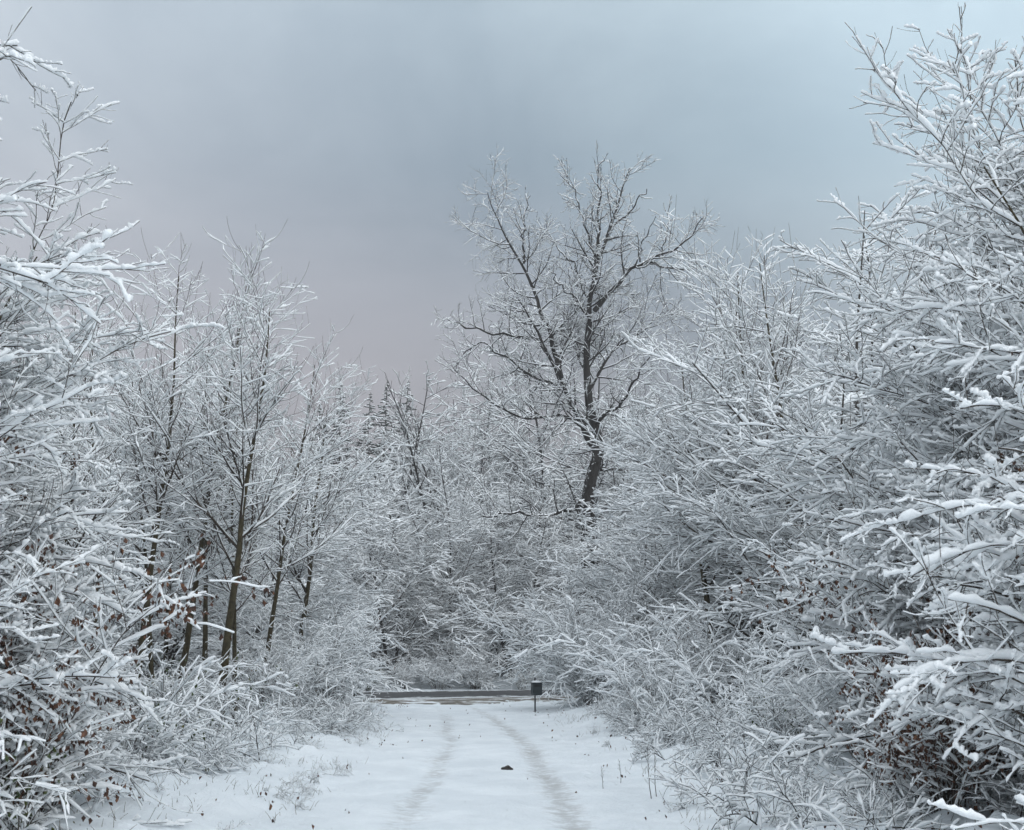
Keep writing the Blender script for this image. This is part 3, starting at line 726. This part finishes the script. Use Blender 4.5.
# ------------------------------------------------------------------ shrubs
s1 = shrub(501, n=34, L=2.1, rs=.016, leaves=(2, 260, .05))
s2 = shrub(502, n=24, L=2.7, rs=.015, droop=-.36, spread=.8, lsd=.2)
s3 = shrub(503, n=30, L=1.2, rs=.017, spread=.9, leaves=(2, 350, .055), leafm=leaf_green)
s5 = shrub(505, n=110, L=2.3, rs=.013, droop=-.22, spread=1.2, dens=1.25)
s4 = shrub(504, n=16, L=2.6, rs=.022, droop=-.42, spread=.9, dens=.7)
s6 = shrub(506, n=30, L=1.5, rs=.015, spread=.7, droop=-.2, leaves=(2, 3600, .058), dens=1.0)
G_H = 'snow-covered shrubs on the verges'
shr = [
    (s3, -4.1, 9.4, .3, .8, 'low leafy shrub at lower left with brownish leaves under lumpy snow'),
    (s6, -4.35, 9.6, .3, .95, 'rusty leaved shrub under the snowy boughs at lower left'),
    (s6, 4.1, 10.9, 1.3, .8, 'dark brown leaved shrub in the hollow under the boughs at lower right'),
    (s6, 5.0, 12.2, 3.3, 1.0, 'larger brown leaved shrub just behind the one in the lower right hollow'),
    (s1, -4.6, 11.2, 1.2, .6, 'snowy shrub at the foot of the left edge mass, twigs leaning toward the path'),
    (s3, -4.9, 14.2, 2.2, .9, 'dark green leaved shrub in front of the first olive trunk'),
    (s3, -5.7, 18.5, 1.2, .8, 'dark leaved shrub between the first and second olive trunks'),
    (s2, -5.9, 20.7, .2, .45, 'arching shrub at the base of the thick mossy trunk'),
    (s1, -5.0, 23.2, 3.2, .6, 'rounded shrub right of the olive trunks with grey-brown inside'),
    (s2, -5.2, 25.5, 4.2, .8, 'tall arching shrub on the left verge halfway to the road'),
    (s1, -4.7, 28.0, .9, 1.0, 'bushy shrub left of the path with a few yellow-green leaves'),
    (s3, -4.5, 30.5, .4, 1.0, 'small shrub with upright green leaf sprigs at the left of the path mouth'),
    (s2, -5.6, 33.0, 2.4, 1.2, 'tall bowed shrub with hanging canes at the left end of the road view'),
    (s1, -6.6, 36.0, 1.4, 1.0, 'fluffy white shrub beside the road at left'),
    (s1, 2.5, 35.6, 1.1, .8, 'rounded twiggy shrub overlapping the bin at the road'),
    (s5, 2.55, 32.8, 2.8, 1.15, 'dense rounded shrub right of the bin post'),
    (s2, 3.7, 28.0, .5, .8, 'twiggy shrub between the dense rounded one and the bramble arch'),
    (s4, 2.9, 22.3, 2.0, .75, 'bramble arching in a thick snowy hoop beside the path'),
    (s1, 4.2, 23.5, 4.0, .9, 'shrub with reddish-brown dead leaves behind the snowy hoop'),
    (s4, 3.7, 18.6, 1.0, .65, 'heap of snow-bent canes on the verge below the wide sprays'),
    (s3, 3.9, 16.2, 2.0, .75, 'leafy low shrub under the bowed right-hand sapling'),
    (s1, 5.6, 11.2, .2, .8, 'sparse brown-flecked shrub right beside the larger brown leaved one'),
    (s2, 4.4, 14.0, 3.0, .6, 'shrub with fine grey twigs hanging to the ground right of the weed stalks'),
]
for i, (pr, x, y, rz, s, lab) in enumerate(shr):
    put('bramble_bush' if pr is s4 else 'shrub', pr, x, y, rz, s, lab, cat='shrub', group=G_H)
# shrubs fringing the far side of the road
far_x = [-11, -9.2, -7.4, -6.0, -4.6, -3.2, -1.6, .4, 2.2, 4.2, 6.5]
for i, x in enumerate(far_x):
    put('shrub', (s1, s2, s1, s3)[i % 4], x, 48.3 + float(road_c(x)) + rg.uniform(-.2, .8), rg.uniform(0, 6), rg.uniform(.45, .8) * (1.3 if i < 3 else 1), f'snowy shrub on the far road verge, {words_[i]} from the left', cat='shrub', group='shrubs on the far side of the road')

# ------------------------------------------------------------------ verge litter: stalks and grass through the snow
rng = np.random.default_rng(8)
def scatter(n, xr, yr, cond):
    x = rng.uniform(*xr, n); y = rng.uniform(*yr, n); k = cond(x, y); x, y = x[k], y[k]
    return x, y, height(x, y)
def offp(x, y): return np.abs(x - path_x(y))
x, y, z = scatter(9000, (-7, 7), (8.5, 40), lambda x, y: (offp(x, y) > 1.9 + np.clip(y - 30, 0, 8) * .2) & (vnoise(x, y, 1.3, 21) + .35 * vnoise(x, y, .4, 22) > .05 - .06 * offp(x, y) * (offp(x, y) > 3)))
n = len(x)
p0 = np.stack([x, y, z - .01], 1); d = unit(np.stack([rng.normal(0, .5, n), rng.normal(0, .5, n), np.ones(n)], 1))
P = walk(rng, p0, d, rng.uniform(.03, .16, n), 4, 0, -.25, .12)
Rr = np.full((n, 4), .0028) * np.array([1, .9, .7, .4])
grass = link('dry_grass', mesh_np('dry_grass', *tubes(P, Rr, sides=3), twig_mat('dry_grass', (.07, .06, .04), (.17, .14, .09))))
tag(grass, 'thin dry grass and twig ends poking through the snowy verges', 'grass', kind='stuff')
x, y, z = scatter(1500, (-7, 7), (8.5, 40), lambda x, y: ((offp(x, y) > 1.5) & (vnoise(x, y, 1.6, 31) > .0)) | (rng.random(len(x)) < .10))
n = len(x); p = np.stack([x, y, z + .004], 1)
q = leaves_on(np.random.default_rng(3), np.repeat(p[:, None], 2, 1), n, .05)
lit = link('fallen_leaves', mesh_np('fallen_leaves', q[0] + np.array([0, 0, .03]), q[1], leaf_brown, False)); tag(lit, 'small withered leaves lying on and in the verge snow', 'leaves', kind='stuff')

# weed stalks
def weed(seed, H):
    g = np.random.default_rng(seed)
    P, Rr = stem(g, (0, 0, -.03), (.12, 0, 1), H, 8, .006, .003, z=0, noise_=.05)
    A = spawn(g, P, Rr, n=9, t=(.3, 1), ang=40, frac=.22, K=4, rr=.8, rmin=.003, z0=.1, z1=.0)
    cr = Parts(); cr.add(*tubes(P, Rr, sides=5)); cr.add(*tubes(*A, sides=4))
    sn = Parts(); sn.add(*snow_on(g, *A, .006, thr=.2)); k = A[0][:, -2:]; sn.add(*snow_on(g, k, A[1][:, -2:], .012, thr=.0))
    return [('stems', None, cr.mesh('weed_stem', twig_m)), ('snow', 'crown', sn.mesh('weed_snow', snow_m))]
w1, w2 = weed(1, .62), weed(2, .45)
for pr, px, Y, rz, s, lab in ((w1, 648, 13.6, PI, 1, 'taller of two leaning dry weed stalks on the right verge'), (w1, 653, 13.8, PI + .4, .9, 'shorter dry weed stalk touching the taller leaning one'),
                              (w2, 618, 15.2, 1, .75, 'small upright weed stalk nearer the right wheel track'), (w2, 740, 13.5, 0, 1.5, 'thin tall weed stalk under the bowed sapling at right'),
                              (w2, 333, 22.0, 1, 1.1, 'thin weed stalk on the left verge'), (w2, 601, 14.6, 2.2, .7, 'bent twig stub beside the right wheel track')):
    put('weed_stalk', pr, col(px, Y), Y, rz, s, lab, cat='weed', group='dry weed stalks on the verges')

# ------------------------------------------------------------------ bin on its post, clod on the path
def flat_mat(name, c, rough=.5, metal=0):
    m, nt, b = mat(name); g = N_(nt, 'ShaderNodeNewGeometry'); n = noise(nt, 20, 4, vec=g.outputs['Position'])
    r = ramp(nt, [(0.3, tuple(v * .8 for v in c)), (0.7, c)]); nt.links.new(n.outputs[0], r.inputs[0]); nt.links.new(r.outputs[0], b.inputs['Base Color'])
    b.inputs['Roughness'].default_value = rough; b.inputs['Metallic'].default_value = metal
    return m
import bmesh
def bm_box(bm, lo, hi, bev=0):
    r = bmesh.ops.create_cube(bm, size=1)['verts']
    lo, hi = np.array(lo), np.array(hi)
    for v in r: v.co = ((lo + hi) / 2 + np.array(v.co) * (hi - lo)).tolist()
    if bev:
        es = {e for v in r for e in v.link_edges}
        bmesh.ops.bevel(bm, geom=list(es), offset=bev, segments=2, affect='EDGES')
def bm_obj(name, bm, m, parent=None, smooth=False):
    me = bpy.data.meshes.new(name); bm.to_mesh(me); bm.free(); me.materials.append(m)
    if smooth: me.polygons.foreach_set('use_smooth', np.ones(len(me.polygons), bool))
    return link(name, me, parent)
YB = 31.6
pb = at(535, 690, YB); x0 = pb[0]; z0 = gz(x0, YB)
bin_e = bpy.data.objects.new('waste_bin', None); C.objects.link(bin_e); bin_e.location = (x0, YB, z0); bin_e.scale = (.86, .86, .9); bin_e.rotation_euler = (0, 0, R(24))
tag(bin_e, 'small dark grey box bin, snow on its lid, on a thin post by the road', 'bin')
bm = bmesh.new(); bmesh.ops.create_cone(bm, cap_ends=True, segments=14, radius1=.026, radius2=.026, depth=1.1)
for v in bm.verts: v.co.z += .5
bm_obj('post', bm, flat_mat('post_metal', (.045, .047, .05), .5, .3), bin_e)
dk = flat_mat('bin_metal', (.035, .045, .05), .45, .2)
bm = bmesh.new(); bm_box(bm, (-.17, -.20, .52), (.17, -.037, .88), .012)
box = bm_obj('body', bm, dk, bin_e)
bm = bmesh.new(); bm_box(bm, (-.19, -.22, .882), (.19, -.037, .905), .006); lid = bm_obj('lid', bm, dk, bin_e)
bm = bmesh.new(); bm_box(bm, (-.11, -.206, .78), (.11, -.201, .83), 0); bm_obj('slot', bm, flat_mat('slot_black', (.01, .01, .01)), bin_e)
bm = bmesh.new(); bmesh.ops.create_icosphere(bm, subdivisions=4, radius=1)
gg = np.random.default_rng(4)
for v in bm.verts:
    k = abs(v.co.x) ** 3; v.co = (v.co.x * .18, v.co.y * .10 - .125, .905 + max(v.co.z, -.1) * .055 + gg.normal(0, .0008))
bm_obj('snow', bm, snow_m, lid, True)
clod_p = at(507, 765, 16.9); cx, cy = clod_p[0], 16.9
clm = flat_mat('wet_leaf_clod', (.022, .018, .014), .6)
bm = bmesh.new()
for (ox, oy, sx, sz) in ((-.035, 0, .05, .028), (.012, .01, .045, .04), (.05, -.01, .035, .022), (.0, -.03, .04, .018)):
    r = bmesh.ops.create_icosphere(bm, subdivisions=3, radius=1)['verts']
    for v in r:
        c = v.co.copy(); k = 1 + .25 * math.sin(c.x * 7 + ox * 90) * math.cos(c.y * 9 + c.z * 6)
        v.co = (ox + c.x * sx * k, oy + c.y * .035 * k, c.z * sz * k + sz * .55)
cl = bm_obj('leaf_clod', bm, clm, None, True); cl.location = (cx, cy, gz(cx, cy) - .012)
tag(cl, 'small black wet leaf clod lying on the snow between the wheel tracks', 'clod')

# ------------------------------------------------------------------ sky and light
w = bpy.data.worlds.new('World'); sc.world = w; w.use_nodes = True; nt = w.node_tree
bg = nt.nodes['Background']; bg.inputs['Strength'].default_value = .1
SUN_EL, SUN_AZ = R(28), R(115)
sky = N_(nt, 'ShaderNodeTexSky', sky_type='NISHITA'); sky.sun_disc = False; sky.sun_elevation = SUN_EL; sky.sun_rotation = SUN_AZ
tc = N_(nt, 'ShaderNodeTexCoord')
sep = N_(nt, 'ShaderNodeSeparateXYZ'); nt.links.new(tc.outputs['Generated'], sep.inputs[0])
# overcast: darker towards the horizon ahead, brighter overhead
zr = ramp(nt, [(0.0, (2.75, 2.75, 2.95)), (0.16, (2.75, 2.75, 2.95)), (0.30, (2.95, 3.4, 3.9)), (0.42, (3.0, 3.95, 4.7)), (.55, (4.7, 5.9, 6.8)), (.7, (9.0, 9.8, 10.5)), (1.0, (14.0, 14.9, 15.8))])
nt.links.new(sep.outputs['Z'], zr.inputs[0])
def lobe(d, p, c):
    """a soft bright patch in the cloud around direction d"""
    dp = N_(nt, 'ShaderNodeVectorMath', operation='DOT_PRODUCT'); nt.links.new(tc.outputs['Generated'], dp.inputs[0])
    dd = np.array(d) / np.linalg.norm(d); dp.inputs[1].default_value = dd
    mx = N_(nt, 'ShaderNodeMath', operation='MAXIMUM'); nt.links.new(dp.outputs['Value'], mx.inputs[0]); mx.inputs[1].default_value = 0
    pw = N_(nt, 'ShaderNodeMath', operation='POWER'); nt.links.new(mx.outputs[0], pw.inputs[0]); pw.inputs[1].default_value = p
    sc_ = N_(nt, 'ShaderNodeVectorMath', operation='SCALE'); sc_.inputs[0].default_value = c; nt.links.new(pw.outputs[0], sc_.inputs['Scale'])
    return sc_.outputs[0]
def addv(a, b_):
    v = N_(nt, 'ShaderNodeVectorMath', operation='ADD'); nt.links.new(a, v.inputs[0]); nt.links.new(b_, v.inputs[1]); return v.outputs[0]
out = addv(zr.outputs[0], lobe((.42, .85, .48), 40, (2.5, 3.1, 3.4)))
out = addv(out, lobe((-.62, .8, .42), 14, (2.9, 2.55, 2.5)))
out = addv(out, lobe((-.2, 1, .28), 26, (.5, .3, .32)))
out = addv(out, lobe((0, -1, .35), 1.2, (10.5, 10.8, 11.2)))
mp = N_(nt, 'ShaderNodeMapping'); mp.inputs['Scale'].default_value = (1.6, 1.6, 3.0); mp.inputs['Rotation'].default_value = (0, .25, 0); nt.links.new(tc.outputs['Generated'], mp.inputs['Vector'])
cn = noise(nt, 2.0, 6, .55, vec=mp.outputs[0], dist=.5)
cr_ = ramp(nt, [(0.3, (.84, .86, .88)), (0.7, (1.16, 1.14, 1.12))]); nt.links.new(cn.outputs[0], cr_.inputs[0])
mu = N_(nt, 'ShaderNodeVectorMath', operation='MULTIPLY'); nt.links.new(out, mu.inputs[0]); nt.links.new(cr_.outputs[0], mu.inputs[1])
mx = N_(nt, 'ShaderNodeMix'); mx.data_type = 'RGBA'; mx.inputs[0].default_value = .06
nt.links.new(mu.outputs[0], mx.inputs[6]); nt.links.new(sky.outputs[0], mx.inputs[7])
nt.links.new(mx.outputs[2], bg.inputs['Color'])
sd = bpy.data.lights.new('sun', 'SUN'); sd.energy = .8; sd.angle = R(40); sd.color = (1, .97, .93)
so = bpy.data.objects.new('sun', sd); C.objects.link(so)
# direction towards the sun
v = np.array([math.cos(SUN_EL) * math.sin(SUN_AZ), math.cos(SUN_EL) * math.cos(SUN_AZ), math.sin(SUN_EL)])
from mathutils import Vector
so.rotation_euler = Vector(v).to_track_quat('Z', 'Y').to_euler()

HAZE = 0.0014
if HAZE:
    bm = bmesh.new(); bm_box(bm, (-950, -320, -2), (950, 1250, 45)); hm = bpy.data.materials.new('haze'); hm.use_nodes = True
    hn = hm.node_tree; hn.nodes.remove(hn.nodes['Principled BSDF']); pv = hn.nodes.new('ShaderNodeVolumePrincipled')
    pv.inputs['Color'].default_value = (.93, .93, .95, 1); pv.inputs['Density'].default_value = HAZE; pv.inputs['Anisotropy'].default_value = .2
    hn.links.new(pv.outputs[0], hn.nodes['Material Output'].inputs['Volume'])
    tag(bm_obj('haze', bm, hm), kind='stuff')

sc.view_settings.view_transform = 'Standard'; sc.view_settings.look = 'None'; sc.view_settings.exposure = 0; sc.view_settings.gamma = 1
sc.view_settings.use_curve_mapping = False
cy_ = sc.cycles
cy_.max_bounces = 6; cy_.diffuse_bounces = 6; cy_.glossy_bounces = 1; cy_.transmission_bounces = 1; cy_.volume_bounces = 0; cy_.transparent_max_bounces = 4
cy_.caustics_reflective = False; cy_.caustics_refractive = False
cy_.use_adaptive_sampling = True; cy_.adaptive_threshold = .03
cy_.use_denoising = True; cy_.denoiser = 'OPENIMAGEDENOISE'; cy_.denoising_input_passes = 'RGB_ALBEDO_NORMAL'
sc.render.use_persistent_data = False
print('script done', round(time.time() - T0, 1))
